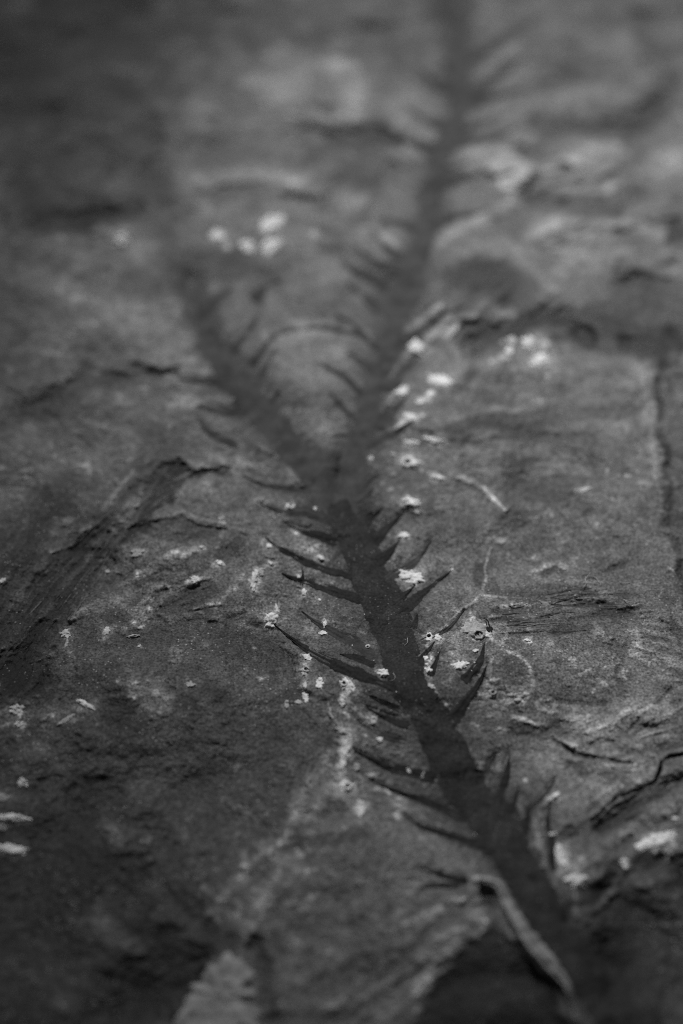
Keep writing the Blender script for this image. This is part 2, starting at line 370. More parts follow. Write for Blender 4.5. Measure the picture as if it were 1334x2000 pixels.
# left half: bedding plates, ledges
plate([(256, 1026), (312, 1012), (352, 1007), (386, 1022), (442, 1037), (400, 1048), (360, 1062), (304, 1048)], -.55, -.35, 4, 5)
plate([(440, 1040), (470, 1045), (492, 1080), (480, 1115), (445, 1105), (420, 1080), (432, 1060)], -.35, -.15, 6, 6)
plate([(280, 1180), (300, 1160), (345, 1150), (392, 1138), (400, 1150), (372, 1172), (330, 1188), (300, 1195)], -.5, -.3, 5, 6)
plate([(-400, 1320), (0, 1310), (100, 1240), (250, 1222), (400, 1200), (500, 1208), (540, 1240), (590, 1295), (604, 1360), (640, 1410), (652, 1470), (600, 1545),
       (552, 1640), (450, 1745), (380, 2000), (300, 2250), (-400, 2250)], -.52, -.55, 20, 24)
for pts, hw, t, mm, so in [
    ([(262, 918), (224, 964), (192, 1004), (160, 1040), (146, 1062), (100, 1078)], [4, 6, 6, 5, 4, 3], .5, .4, .6),
    ([(275, 935), (240, 975), (205, 1020), (165, 1062), (100, 1090)], [8, 9, 9, 10, 10], -.45, -.3, .6),
    ([(300, 1010), (330, 1008), (356, 1000), (384, 1011), (424, 1022)], [2.5, 4, 4, 4, 3], .7, .35, .6), ([(240, 1030), (275, 1014), (300, 1002), (330, 985)], 4, .35, .3, .6),
    ([(140, 1210), (200, 1180), (256, 1146), (296, 1113), (344, 1088), (380, 1070)], [8, 10, 12, 13, 11, 6], .5, .35, .6),
    ([(210, 1110), (260, 1100), (330, 1075)], 14, .12, .1, .8), ([(232, 1176), (276, 1204), (308, 1217)], [6, 10, 11], .5, .3, .6), ([(265, 1222), (290, 1215)], 8, .3, .15, .6),
    ([(300, 1148), (326, 1146)], 6, .4, .2, .6), ([(380, 1192), (405, 1184), (432, 1175), (455, 1150), (475, 1128)], [3, 5, 6, 8, 7], .7, .35, .6), ([(330, 1205), (390, 1198)], 6, .25, .1, .7),
    ([(362, 1106), (368, 1118)], 6, -.7, -.4, .6), ([(405, 1138), (420, 1145)], 8, -.45, -.2, .6), ([(180, 1190), (230, 1200)], 14, -.25, -.2, .6),
    ([(20, 1290), (90, 1190), (170, 1100), (240, 1020), (330, 950), (430, 905)], [75, 62, 50, 36, 26, 14], -.9, -.5, .5),
    ([(-30, 1300), (0, 1180), (40, 1090), (100, 1010), (160, 960)], [110, 90, 70, 55, 40], -.55, 0, .8), ([(330, 870), (290, 920), (300, 850)], 34, -.25, -.2, .7), ([(430, 850), (470, 870)], 9, .35, .2, .7),
    ([(170, 828), (205, 835), (240, 845)], 8, .3, .3, .6), ([(55, 835), (110, 825)], 8, .3, .2, .6), ([(410, 915), (395, 950), (440, 985)], 9, .2, .15, .7), ([(425, 910), (420, 950), (432, 970)], 6, -.3, -.1, .6),
    ([(500, 1040), (480, 1020), (440, 1000)], 16, .15, .1, .8), ([(260, 1340), (300, 1360), (320, 1370), (280, 1380)], [24, 30, 22, 20], .62, .1, .8), ([(285, 1326), (318, 1326)], 5, .45, .1, .6),
    ([(420, 1300), (450, 1340), (500, 1330), (490, 1350)], 28, .3, .1, .8), ([(432, 1352), (440, 1362)], 18, -.45, -.15, .7), ([(400, 1380), (410, 1420)], 16, .25, .1, .8), ([(480, 1312), (512, 1328)], 5, .3, .1, .7),
    ([(290, 1420), (280, 1450)], 16, .25, .1, .8), ([(230, 1380), (220, 1400)], 30, -.3, -.3, .8), ([(110, 1440), (150, 1450)], 40, -.4, -.4, .8), ([(80, 1350), (100, 1420), (60, 1500)], 26, .3, .3, .8),
    ([(130, 1390), (85, 1400)], 5, .35, .1, .7), ([(160, 1640), (250, 1720), (330, 1780)], 90, -.3, -.6, .8), ([(30, 1480), (70, 1470)], 14, .2, .1, .8),
    ([(205, 1610), (225, 1630)], 18, .5, .2, .8), ([(500, 1572), (560, 1572)], 10, .35, .2, .7), ([(190, 1820), (215, 1825), (255, 1850)], 26, .75, .4, .8), ([(120, 1955), (135, 1965)], 20, .5, .2, .8), ([(80, 1840), (84, 1846)], 12, .5, .2, .8),
    ([(250, 1690), (200, 1780)], 14, .3, .2, .8), ([(320, 1790), (370, 1815)], 20, .35, .2, .8), ([(450, 1350), (430, 1290)], 60, .1, 0, .9), ([(230, 1560), (300, 1540)], 40, -.15, -.2, .9),
    # the pale vein running down from the stem's left
    ([(540, 1222), (575, 1262), (600, 1292), (606, 1340)], [6, 4, 5, 8], .3, .3, .6), ([(638, 1375), (648, 1402), (662, 1428)], [3, 4, 8], .7, .5, .6),
    ([(668, 1440), (672, 1480), (664, 1520)], [13, 15, 15], .85, .4, 1.0), ([(640, 1472), (622, 1508), (607, 1529), (582, 1568), (564, 1616), (550, 1646)], [8, 12, 14, 16, 14, 11], .85, .7, 1.0),
    ([(640, 1540), (615, 1570), (600, 1595)], [16, 20, 16], .5, .3, .7), ([(530, 1665), (482, 1702), (446, 1742), (415, 1782)], [14, 15, 15, 12], .8, .7, 1.0), ([(545, 1680), (512, 1758), (480, 1828)], [11, 15, 14], .8, .6, 1.0),
    ([(475, 1672), (482, 1700)], 9, .6, .2, .7), ([(510, 1646), (500, 1655)], 9, .6, .3, .7), ([(400, 1735), (420, 1745)], 8, .6, .2, .7), ([(550, 1665), (600, 1650), (660, 1640), (720, 1630)], [8, 14, 18, 14], -.45, -.4, .7),
    ([(515, 1712), (500, 1730)], 8, -.4, -.3, .7), ([(575, 1665), (585, 1672)], 9, .45, .2, .8), ([(605, 1660), (608, 1628)], 8, .45, .1, .8), ([(560, 1765), (600, 1760), (622, 1745)], 6, .45, .2, .7),
    ([(560, 1820), (575, 1835)], 12, .6, .2, .8), ([(440, 1820), (420, 1830), (400, 1815)], 18, -.4, -.3, .8), ([(350, 1900), (260, 1960)], 70, -.4, -1.0, .8), ([(505, 1850), (520, 1920), (530, 1990)], 22, -.6, -.5, .8), ([(450, 1845), (400, 1870), (350, 1930)], 22, -.4, -.4, .8),
    ([(500, 1975), (600, 1965), (680, 1960), (760, 1930)], 14, .5, .3, .8), ([(600, 1850), (680, 1850), (740, 1830)], 40, .12, .2, .9), ([(655, 1620), (655, 1628)], 9, .35, 0, .8),
    # layers under the rib
    ([(896, 1721), (935, 1717), (973, 1727)], [5, 8, 8], .95, .6, .6), ([(880, 1762), (915, 1760), (950, 1757)], 7, .6, .3, .7), ([(790, 1810), (825, 1795), (862, 1778)], 8, .85, .3, .7),
    ([(810, 1735), (790, 1770), (770, 1790)], 12, .3, .2, .8), ([(930, 1780), (955, 1810)], 16, .5, .3, .8), ([(930, 1770), (960, 1765)], 6, -.5, -.5, .6), ([(815, 1938), (850, 1895), (900, 1848)], [14, 14, 12], .8, .5, .8),
    ([(740, 1990), (790, 1950), (830, 1915)], 20, .45, .3, .8), ([(815, 1975), (850, 1962)], 6, .55, .2, .7), ([(800, 1870), (840, 1872)], 14, .3, .1, .8), ([(850, 1800), (900, 1800), (850, 1840)], 26, .15, .1, .8),
    # right foot of the frame
    ([(1055, 1650), (1080, 1720), (1105, 1790)], [8, 8, 6], .45, .5, .7), ([(1205, 1740), (1180, 1765), (1150, 1790)], [8, 9, 6], .7, .5, .7), ([(1165, 1720), (1180, 1705)], 7, .6, .3, .7), ([(1122, 1740), (1128, 1790), (1145, 1800)], [5, 6, 4], .55, .3, .7),
    ([(1130, 1740), (1160, 1760), (1200, 1700)], 16, -.4, -.5, .7), ([(1330, 1680), (1340, 1720)], 18, -.9, -1.0, .7), ([(1240, 1800), (1300, 1900), (1220, 1880)], 70, -.35, -.8, .8), ([(1215, 1980), (1240, 1975)], 14, .7, .4, .7), ([(1250, 1690), (1310, 1690)], 16, -.6, -.5, .7),
]:
    stroke(pts, hw, t, mm, soft=so, warp=0.4)
# the broken-out hollow beside the rib, its shade painted into the tone
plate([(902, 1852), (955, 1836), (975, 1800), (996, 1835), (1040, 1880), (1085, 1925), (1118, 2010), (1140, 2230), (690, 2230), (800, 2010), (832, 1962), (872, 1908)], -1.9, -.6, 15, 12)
plate([(-400, 1520), (60, 1500), (230, 1570), (330, 1700), (340, 1850), (300, 2250), (-400, 2250)], -.45, -.4, 60, 40)  # near left corner darkened in colour to carry the lamp's fall-off
plate([(1306, 712), (1300, 850), (1312, 1000), (1335, 1180), (1990, 1180), (1990, 700)], -.35, -.2, 6, 4)
plate([(1150, 1760), (1215, 1720), (1330, 1690), (1990, 1660), (1990, 2250), (1190, 2250), (1165, 1900)], -.85, -.9, 26, 16)  # near right: lower ledge, toned dark for light falling away

for pts, hw, ang, t, mm, fx_, fy_, sd_ in [
    ([(-60, 1330), (20, 1290), (90, 1190), (170, 1095), (240, 1015), (330, 945), (430, 900)], [95, 90, 74, 58, 42, 30, 16], math.radians(-52), 2.3, .30, 4, 110, 51),
    ([(0, 1150), (60, 1060), (120, 980)], [60, 50, 30], math.radians(-55), 1.6, .15, 5, 90, 54),
    ([(965, 1195), (1060, 1192), (1150, 1185), (1245, 1190)], [40, 52, 56, 34], math.radians(-4), 1.9, .22, 12, 150, 52),
    ([(1090, 1420), (1200, 1430), (1345, 1410)], [30, 60, 70], math.radians(-22), 1.5, .35, 8, 60, 53),
    ([(1150, 1560), (1250, 1570), (1345, 1540)], [40, 60, 60], math.radians(-30), 1.4, .4, 8, 70, 55),
    ([(1250, 1250), (1345, 1310)], [50, 60], math.radians(15), 1.6, .15, 20, 130, 56),
    ([(880, 835), (1000, 835), (1160, 820), (1260, 800)], [30, 44, 44, 30], math.radians(-6), .8, .15, 5, 60, 57),
    ([(260, 1180), (330, 1150), (400, 1130), (470, 1090)], [30, 50, 50, 40], math.radians(-28), 1.5, .28, 12, 90, 58),
    ([(640, 1360), (700, 1420), (790, 1540)], [40, 60, 60], math.radians(35), .8, .12, 8, 70, 59),
    ([(700, 1950), (830, 1870), (930, 1780)], [90, 80, 40], math.radians(-38), 1.2, .4, 5, 40, 60),
    ([(560, 1600), (620, 1500), (680, 1460)], [50, 50, 40], math.radians(-60), 1.3, .3, 8, 60, 61),
    ([(280, 890), (420, 900), (560, 940)], [40, 50, 40], math.radians(12), .9, .15, 5, 60, 62),
    ([(1050, 330), (1200, 420), (1320, 450)], [90, 90, 90], math.radians(-20), .9, 1.2, 4, 22, 63),
    ([(880, 640), (960, 600), (1100, 560)], [60, 70, 70], math.radians(-36), .9, .8, 5, 26, 64),
]:
    s_ = box_of(pts, max(hw) * 1.6)
    X = PXg[s_]; Y = PYg[s_]
    k = 1 - smooth(.3, 1.25, line_dist(X + 30 * WARP1[s_], Y + 30 * WARP2[s_], pts, hw))
    u = X * math.cos(ang) + Y * math.sin(ang) + 40 * WARP1[s_]; v = -X * math.sin(ang) + Y * math.cos(ang) + 12 * WARP2[s_]
    nz_ = fbm(u / 1000, v / 1000 * fy_ / fx_, fx_, 4, sd_, .62)
    T[s_] += k * t * nz_
    H[s_] += k * mm * .001 * nz_

# ---- mineral crusts (positions, sizes, labels) and the pale powder they leave on the stone
G_TOP = "blurred white crusts at the far side"
G_CL = "white crusts clustered beside the dark hollow"
G_BR = "white crusts along the right branch's leaf tips"
G_LS = "white crusts among the stem's left leaves"
G_RS = "white crusts among the stem's right leaves"
G_LE = "white crusts on the left plate"
G_FO = "white crusts near the cracked lower right"
CRUSTS = [
    # x, y, rx, ry, rot, bright, height mm, group, label, hole
    (237, 466, 11, 10, 0, 1, .5, G_TOP, "round white blurred crust alone at the far left, beside the dark band"),
    (425, 459, 13, 12, 0, 1, .5, G_TOP, "round white crust at the left end of the far blurred cluster"),
    (443, 481, 9, 9, 0, 0, .4, G_TOP, "small dim crust tucked below the round one in the far cluster"),
    (483, 481, 13, 12, 0, 1, .5, G_TOP, "round white crust in the middle of the far blurred cluster"),
    (531, 436, 28, 12, -28, 1, .6, G_TOP, "long slanted white crust, topmost of the far blurred cluster"),
    (529, 482, 22, 14, -30, 1, .6, G_TOP, "thick slanted white crust at the right end of the far cluster"),
    (615, 456, 10, 9, 0, 0, .3, G_TOP, "faint dim crust between the far cluster and the right branch"),
    (1000, 665, 9, 8, 0, 1, .5, G_CL, "small round crust, topmost left one by the dark hollow"),
    (983, 669, 6, 5, 0, 0, .3, G_CL, "faint little crust beside the topmost left one by the hollow"),
    (995, 685, 8, 8, 0, 1, .4, G_CL, "small white crust between the round one and the long pale one"),
    (983, 700, 16, 8, -18, 0, .4, G_CL, "long pale crust at the lower left of the hollow cluster"),
    (961, 707, 6, 6, 0, 0, .3, G_CL, "tiny pale crust, leftmost of the hollow cluster"),
    (1034, 672, 12, 15, -30, 1, .8, G_CL, "brightest tall white crust in the hollow cluster"),
    (1062, 675, 13, 12, 0, 0, .6, G_CL, "round grey white crust right of the brightest one"),
    (1054, 704, 18, 10, -15, 1, .6, G_CL, "wide white crust, lowest of the hollow cluster"),
    (1071, 735, 7, 6, 0, 0, .4, G_CL, "small single crust on the plate just under the hollow cluster"),
    (812, 679, 18, 12, 25, 1, .5, G_BR, "white knobbly crust at the tip of the uppermost sharp leaf"),
    (860, 742, 25, 10, 12, 1, .5, G_BR, "long flat white crust right of the branch, biggest of its row"),
    (786, 763, 14, 10, -30, 1, .5, G_BR, "slanted white crust between two broad right branch leaves"),
    (821, 783, 11, 6, -5, 1, .4, G_BR, "flat white crust joined below a smaller knob"),
    (840, 769, 8, 6, -30, 1, .4, G_BR, "small white knob above the end of the flat crust"),
    (803, 815, 19, 6, 28, 1, .5, G_BR, "bent white crust capping the tip of a leaf with pale lip"),
    (803, 864, 14, 5, 3, 1, .4, G_BR, "low triangular white crust above the pitted ring"),
    (850, 860, 20, 6, 6, 1, .45, G_BR, "wedge shaped white crust with thick right end"),
    (802, 904, 19, 12, 8, 1, .5, G_BR, "oval white ring crust with a dark pit, beside the fork", (796, 902, 7)),
    (724, 895, 5, 4, 0, 1, .3, G_BR, "little white crust touching the right branch's edge"),
    (854, 932, 15, 5, 6, 1, .4, G_BR, "short white bar lying at the start of the pale curved ridge"),
    (768, 887, 7, 3, 0, 0, .2, G_BR, "thin faint crust just above and left of the pitted ring"),
    (1138, 957, 15, 5, -15, 0, .3, G_CL, "dim slanted pale crust on the right plate near the dark patch"),
    (802, 980, 18, 8, 5, 1, .5, G_RS, "ragged white crust right of the fork over a dark leaf tip"),
    (816, 1000, 10, 4, 0, 0, .3, G_RS, "thin pale crust just under the ragged one by the fork"),
    (789, 1045, 12, 5, -3, 1, .4, G_RS, "flat white crust on the tip of a short dark leaf"),
    (804, 1127, 24, 13, 20, 1, .6, G_RS, "big feathery white crust beside the stem, between two right leaves"),
    (883, 1112, 3, 3, 0, 1, .25, G_RS, "tiny white crust at the very tip of a long leaf"),
    (1045, 1115, 8, 4, -8, 0, .25, G_CL, "small pale crust left of the dark notch on the right plate"),
    (981, 1057, 10, 6, 0, 0, .2, G_RS, "faint grainy crust under the dark lens of rock"),
    (509, 976, 9, 6, 0, 0, .3, G_LS, "dim crust above the tip of the uppermost left stem leaf"),
    (567, 990, 9, 8, 0, 1, .35, G_LS, "white crescent crust curled round a small pit, on a leaf's edge", (568, 986, 5)),
    (616, 994, 4, 4, 0, 1, .3, G_LS, "small white crust near the fork's left corner"),
    (579, 1043, 5, 3, 20, 1, .25, G_LS, "tiny white crust under the second left leaf"),
    (525, 1066, 6, 5, 0, 1, .35, G_LS, "small white crust just left of a long leaf's tip"),
    (530, 1101, 7, 4, 40, 1, .35, G_LS, "small slanted crust between a leaf and the bone shaped crust"),
    (619, 1067, 7, 6, 0, 0, .35, G_LS, "pale lump between the second and third left leaves"),
    (627, 1089, 10, 4, 25, 1, .3, G_LS, "thin white crust along the third left leaf's upper edge"),
    (597, 1073, 8, 3, 10, 0, .2, G_LS, "grainy faint crust left of the pale lump between leaves"),
    (583, 1126, 4, 4, 0, 1, .35, G_LS, "small bright crust beside a short upright dark leaf"),
    (594, 1157, 5, 8, 0, 1, .35, G_LS, "upright white crust right below the short upright leaf"),
    (624, 1171, 4, 3, 0, 1, .25, G_LS, "small white crust alone in the gap under a broad leaf"),
    (497, 1134, 6, 22, 8, 1, .6, G_LS, "bone shaped upright white crust left of the stem leaves"),
    (511, 1117, 6, 10, 15, 0, .35, G_LS, "grey ragged crust clinging to the bone shaped crust's top"),
    (540, 1187, 3, 9, -12, 1, .3, G_LS, "thin upright white thread of crust above a broad ragged one"),
    (529, 1211, 14, 15, 20, 1, .5, G_LS, "broad ragged white crust at the tip of the longest leaf"),
    (634, 1218, 4, 10, 10, 1, .4, G_LS, "upright narrow white crust crossing a leaf's middle"),
    (630, 1236, 10, 5, -10, 1, .4, G_LS, "flat white crust at the foot of the upright narrow one"),
    (600, 1284, 10, 6, 40, 1, .4, G_LS, "slanted white crust under the longest leaf, at the plate's edge"),
    (595, 1310, 9, 11, 0, 0, .35, G_LS, "pale crust with a pit, topmost of the upright row", (598, 1307, 4)),
    (595, 1339, 5, 8, 0, 1, .35, G_LS, "small upright crust in the middle of the upright row"),
    (597, 1362, 7, 10, -10, 1, .4, G_LS, "thicker upright crust at the foot of the upright row"),
    (583, 1371, 8, 5, 0, 0, .3, G_LS, "dim crust joined to the foot of the upright row"),
    (560, 1377, 5, 9, 0, 0, .35, G_LS, "dim upright crust alone on the dark plate's edge"),
    (624, 1335, 8, 11, 10, 1, .4, G_LS, "egg shaped white crust between the upright row and a pitted one"),
    (678, 1338, 13, 15, -20, 1, .5, G_LS, "lumpy white crust with a dark pit under the longest leaf", (672, 1334, 4)),
    (669, 1371, 6, 14, 4, 1, .45, G_LS, "tall narrow white crust below the lumpy pitted one"),
    (718, 1262, 5, 5, 0, 0, .3, G_LS, "tiny pale ring at the stem's left edge", (718, 1263, 2.2)),
    (748, 1314, 12, 8, 15, 1, .55, G_LS, "bright hooked white crust on the stem's left margin"),
    (729, 1407, 8, 8, 30, 0, .35, G_LS, "dim round crust between two short left leaves"),
    (742, 1444, 7, 5, 0, 1, .4, G_LS, "small bright crust under the short leaves above the vein"),
    (666, 1426, 11, 9, 15, 0, .45, G_LS, "pale lump at the head of the pale vein"),
    (672, 1482, 7, 22, 8, 1, .45, G_LS, "tall bright streak of crust along the pale vein"),
    (697, 1498, 7, 8, 0, 0, .35, G_LS, "dim round crust just right of the vein's bright streak"),
    (714, 1455, 5, 6, 0, 0, .25, G_LS, "faint small crust above the leaf that starts at the vein"),
    (677, 1537, 14, 12, -25, 1, .5, G_LS, "white ring crust with a dark pit at the foot of the vein", (679, 1535, 5.5)),
    (704, 1580, 9, 19, -3, 1, .45, G_LS, "wedge shaped white crust tapering down, below the ring"),
    (725, 1516, 10, 6, 15, 0, .35, G_LS, "dim crust above the tip of the lower long leaf"),
    (797, 1503, 4, 8, -35, 1, .35, G_LS, "narrow slanted white crust at a leaf's root"),
    (827, 1514, 5, 8, 10, 0, .35, G_LS, "dim upright crust touching the stem's lower left edge"),
    (781, 1561, 9, 6, 0, 0, .35, G_LS, "dim oval crust under the lower long leaf"),
    (839, 1244, 8, 8, 0, 1, .4, G_RS, "pale ring with a small pit at the stem's right edge", (838, 1242, 4)),
    (855, 1245, 8, 8, -20, 1, .5, G_RS, "bright knob beside the small pitted ring at the stem's right"),
    (832, 1285, 5, 5, 0, 1, .35, G_RS, "upper left bead of the crust chain on the stem's right margin"),
    (842, 1286, 3, 5, 0, 1, .3, G_RS, "upper right bead of the crust chain on the stem's right margin"),
    (834, 1298, 4, 4, 0, 1, .35, G_RS, "middle bead of the crust chain on the stem's right margin"),
    (839, 1310, 10, 6, 20, 1, .35, G_RS, "widest lump at the foot of the crust chain"),
    (843, 1341, 10, 5, 30, 0, .35, G_RS, "slanted pale crust below the chain on the stem's margin"),
    (872, 1377, 5, 4, 0, 0, .3, G_RS, "small pale crust near the root of the broadest leaf"),
    (928, 1231, 25, 17, 15, 0, .55, G_RS, "large rough pale ring with a deep dark pit, right of the stem", (935, 1239, 8)),
    (950, 1239, 8, 7, 40, 1, .5, G_RS, "bright knob on the right rim of the large pitted ring"),
    (929, 1271, 6, 4, 0, 1, .35, G_RS, "small white crust on the dark pod under the large ring"),
    (900, 1299, 15, 9, -8, 1, .45, G_RS, "white tufted crust left of the dark pod shaped leaf"),
    (1031, 1250, 7, 3, 5, 1, .4, G_RS, "very bright small crust alone under the streaked fossil"),
    (962, 1355, 9, 9, 0, 0, .4, G_RS, "pale crust ring right of the broadest leaf", (963, 1352, 4)),
    (1013, 1361, 12, 10, 0, 0, .45, G_RS, "pale round crust inside the curved pale ridge"),
    (977, 1424, 6, 4, 0, 0, .3, G_RS, "faint crust under the arched pale ridge"),
    (1027, 1525, 5, 7, 0, 0, .35, G_FO, "small dim crust between two dark lower right leaves"),
    (1120, 1458, 6, 4, -20, 1, .35, G_FO, "small bright crust on the lip of the broken ledge"),
    (1084, 1555, 11, 5, -28, 1, .5, G_FO, "white crust capping the lip beside the darkest curved leaf"),
    (1081, 1630, 8, 4, 0, 1, .4, G_FO, "small flat white crust above the forked pale patch"),
    (1097, 1676, 11, 26, -22, 1, .6, G_FO, "tall pale crust running down to the brightest lump"),
    (1127, 1721, 21, 12, 5, 1, 1.0, G_FO, "brightest white lump, right of the lower stem"),
    (1220, 1688, 8, 14, -15, 1, .6, G_FO, "upright white crust between the brightest lump and the big crust"),
    (1282, 1642, 40, 13, -22, 1, .7, G_FO, "big ragged white crust at the right margin"),
    (1278, 1662, 9, 9, 0, 0, .5, G_FO, "pale lump hanging below the big ragged crust's middle"),
    (1306, 1670, 7, 9, 0, 0, .45, G_FO, "pale lump hanging below the big ragged crust's right end"),
    (1318, 1598, 7, 4, 0, 1, .4, G_FO, "small white crust near the margin above the big ragged one"),
    (1297, 1589, 5, 5, 0, 0, .35, G_FO, "tiny dim crust left of the small one near the margin"),
    (4, 1134, 8, 5, -20, 1, .4, G_LE, "small white crust at the left margin on the fibrous frond"),
    (434, 1017, 7, 11, -25, 0, .4, G_LE, "upright pale crust where the dark plate's ledge ends"),
    (394, 1068, 6, 3, 0, 1, .3, G_LE, "small flat white crust under the dark plate"),
    (430, 1100, 11, 4, 22, 1, .35, G_LE, "slim slanted white crust on the pale ledge's right shoulder"),
    (382, 1131, 12, 7, 15, 1, .4, G_LE, "tufted white crust below a small dark hole"),
    (268, 1080, 13, 9, -10, 0, .35, G_LE, "grainy pale crust on the grey plate above the pale band"),
    (268, 1121, 3, 3, 0, 1, .25, G_LE, "tiny white crust on the pale band's upper edge"),
    (210, 1116, 5, 4, 0, 0, .25, G_LE, "tiny dim crust on the grey plate left of the pale band"),
    (128, 1238, 11, 8, 10, 1, .45, G_LE, "star shaped white crust on the left plate's edge"),
    (130, 1257, 4, 9, 15, 0, .3, G_LE, "narrow dim tail under the star shaped crust"),
    (208, 1232, 7, 9, 25, 1, .45, G_LE, "crescent white crust right of the star shaped one"),
    (260, 1242, 14, 3, -6, 0, .25, G_LE, "thin flat pale crust right of the crescent one"),
    (272, 1262, 4, 3, -20, 0, .25, G_LE, "small dim crust below the thin flat one"),
    (34, 1388, 15, 13, 0, 1, .6, G_LE, "biggest white crust on the left plate, round and lumpy"),
    (37, 1414, 10, 6, -15, 1, .4, G_LE, "small crust touching the round lumpy one from below"),
    (168, 1376, 23, 5, 25, 1, .45, G_LE, "long slanted white crust on the dark left plate"),
    (130, 1405, 20, 4, -32, 0, .25, G_LE, "thin dim streak of crust rising towards the long slanted one"),
    (372, 1336, 11, 6, 12, 0, .4, G_LE, "oval pale crust right of the large pale stain"),
    (44, 1529, 11, 8, 10, 1, .45, G_LE, "blurred white crust below the dim ridge on the left plate"),
    (5, 1557, 14, 9, -10, 0, .45, G_LE, "dim blurred crust cut by the left margin, above two bars"),
    (24, 1598, 32, 8, 4, 1, .5, G_LE, "upper of two blurred white bars at the left margin"),
    (4, 1616, 12, 6, 0, 0, .4, G_LE, "dim short crust between the two blurred bars"),
    (24, 1658, 30, 10, 8, 1, .5, G_LE, "lower of two blurred white bars at the left margin"),
]
for c in CRUSTS:
    px, py, rx, ry = c[:4]
    stroke([(px - rx * .6, py), (px + rx * .6, py)] if rx > ry else [(px, py - ry * .6), (px, py + ry * .6)], min(rx, ry) * 1.5 + 3, (.75 if c[5] else .5) * (.45 if py < 770 else 1), 0, soft=1.0, warp=.5, fine=.9)

# fine pale flecks of mineral in the stone
rf = np.random.RandomState(77)
for (xa, xb, ya, yb, n) in [(480, 720, 1040, 1340, 50), (80, 480, 1050, 1300, 50), (620, 780, 1380, 1560, 24), (860, 1060, 1180, 1420, 40), (760, 900, 720, 1000, 16),
                            (500, 620, 760, 850, 14), (0, 330, 1290, 1420, 26), (1090, 1240, 1290, 1350, 20), (1060, 1334, 880, 1120, 26), (380, 640, 1640, 1830, 16), (760, 960, 1560, 1860, 16)]:
    for _ in range(n):
        x, y = rf.uniform(xa, xb), rf.uniform(ya, yb)
        l, g = rf.uniform(2, 16) ** 1.0, rf.uniform(0, 3.14)
        stroke([(x, y), (x + l * math.cos(g), y + l * .6 * math.sin(g))], rf.uniform(2, 6), rf.uniform(.3, .85), .08, soft=.9, warp=.8, fine=.9)

# bed of the fossil: the slab sinks a little under stem and leaves
for ln in (STEM, BRANCH_L, BRANCH_R):
    stroke([p[:2] for p in ln], [p[2] * 1.05 for p in ln], 0, -.12, soft=0.25, warp=0.02, fine=0.04, brk=False)
    stroke([p[:2] for p in ln], [p[2] * 1.45 for p in ln], -.62, 0, soft=0.8, warp=.15, fine=0.25, brk=False)
for lst in (LEAVES_STEM, LEAVES_R, LEAVES_L):
    for pts, hw in lst:
        n = len(pts)
        stroke(pts, [hw * (1.15 if i < n - 1 else .5) for i in range(n)], 0, -.30, soft=0.6, warp=0.03, fine=0.05, brk=False)
        stroke(pts, [hw * (2.0 - 1.1 * i / (n - 1)) for i in range(n)], -.24, 0, soft=0.8, warp=.25, fine=0.5, brk=False)


def h_at(px, py):
    fx = np.clip((np.asarray(px, float) - X0) / STEP, 0, NX - 1.001)
    fy = np.clip((np.asarray(py, float) - Y0) / STEP, 0, NY - 1.001)
    i = fx.astype(int); j = fy.astype(int); u = fx - i; v = fy - j
    return (H[j, i] * (1 - u) + H[j, i + 1] * u) * (1 - v) + (H[j + 1, i] * (1 - u) + H[j + 1, i + 1] * u) * v


# ------------------------------------------------------------------ materials
def mat(name):
    m = bpy.data.materials.new(name)
    m.use_nodes = True
    nt = m.node_tree
    b = nt.nodes["Principled BSDF"]
    return m, nt, b


def node(nt, typ, **kw):
    n = nt.nodes.new(typ)
    for k, v in kw.items():
        setattr(n, k, v)
    return n


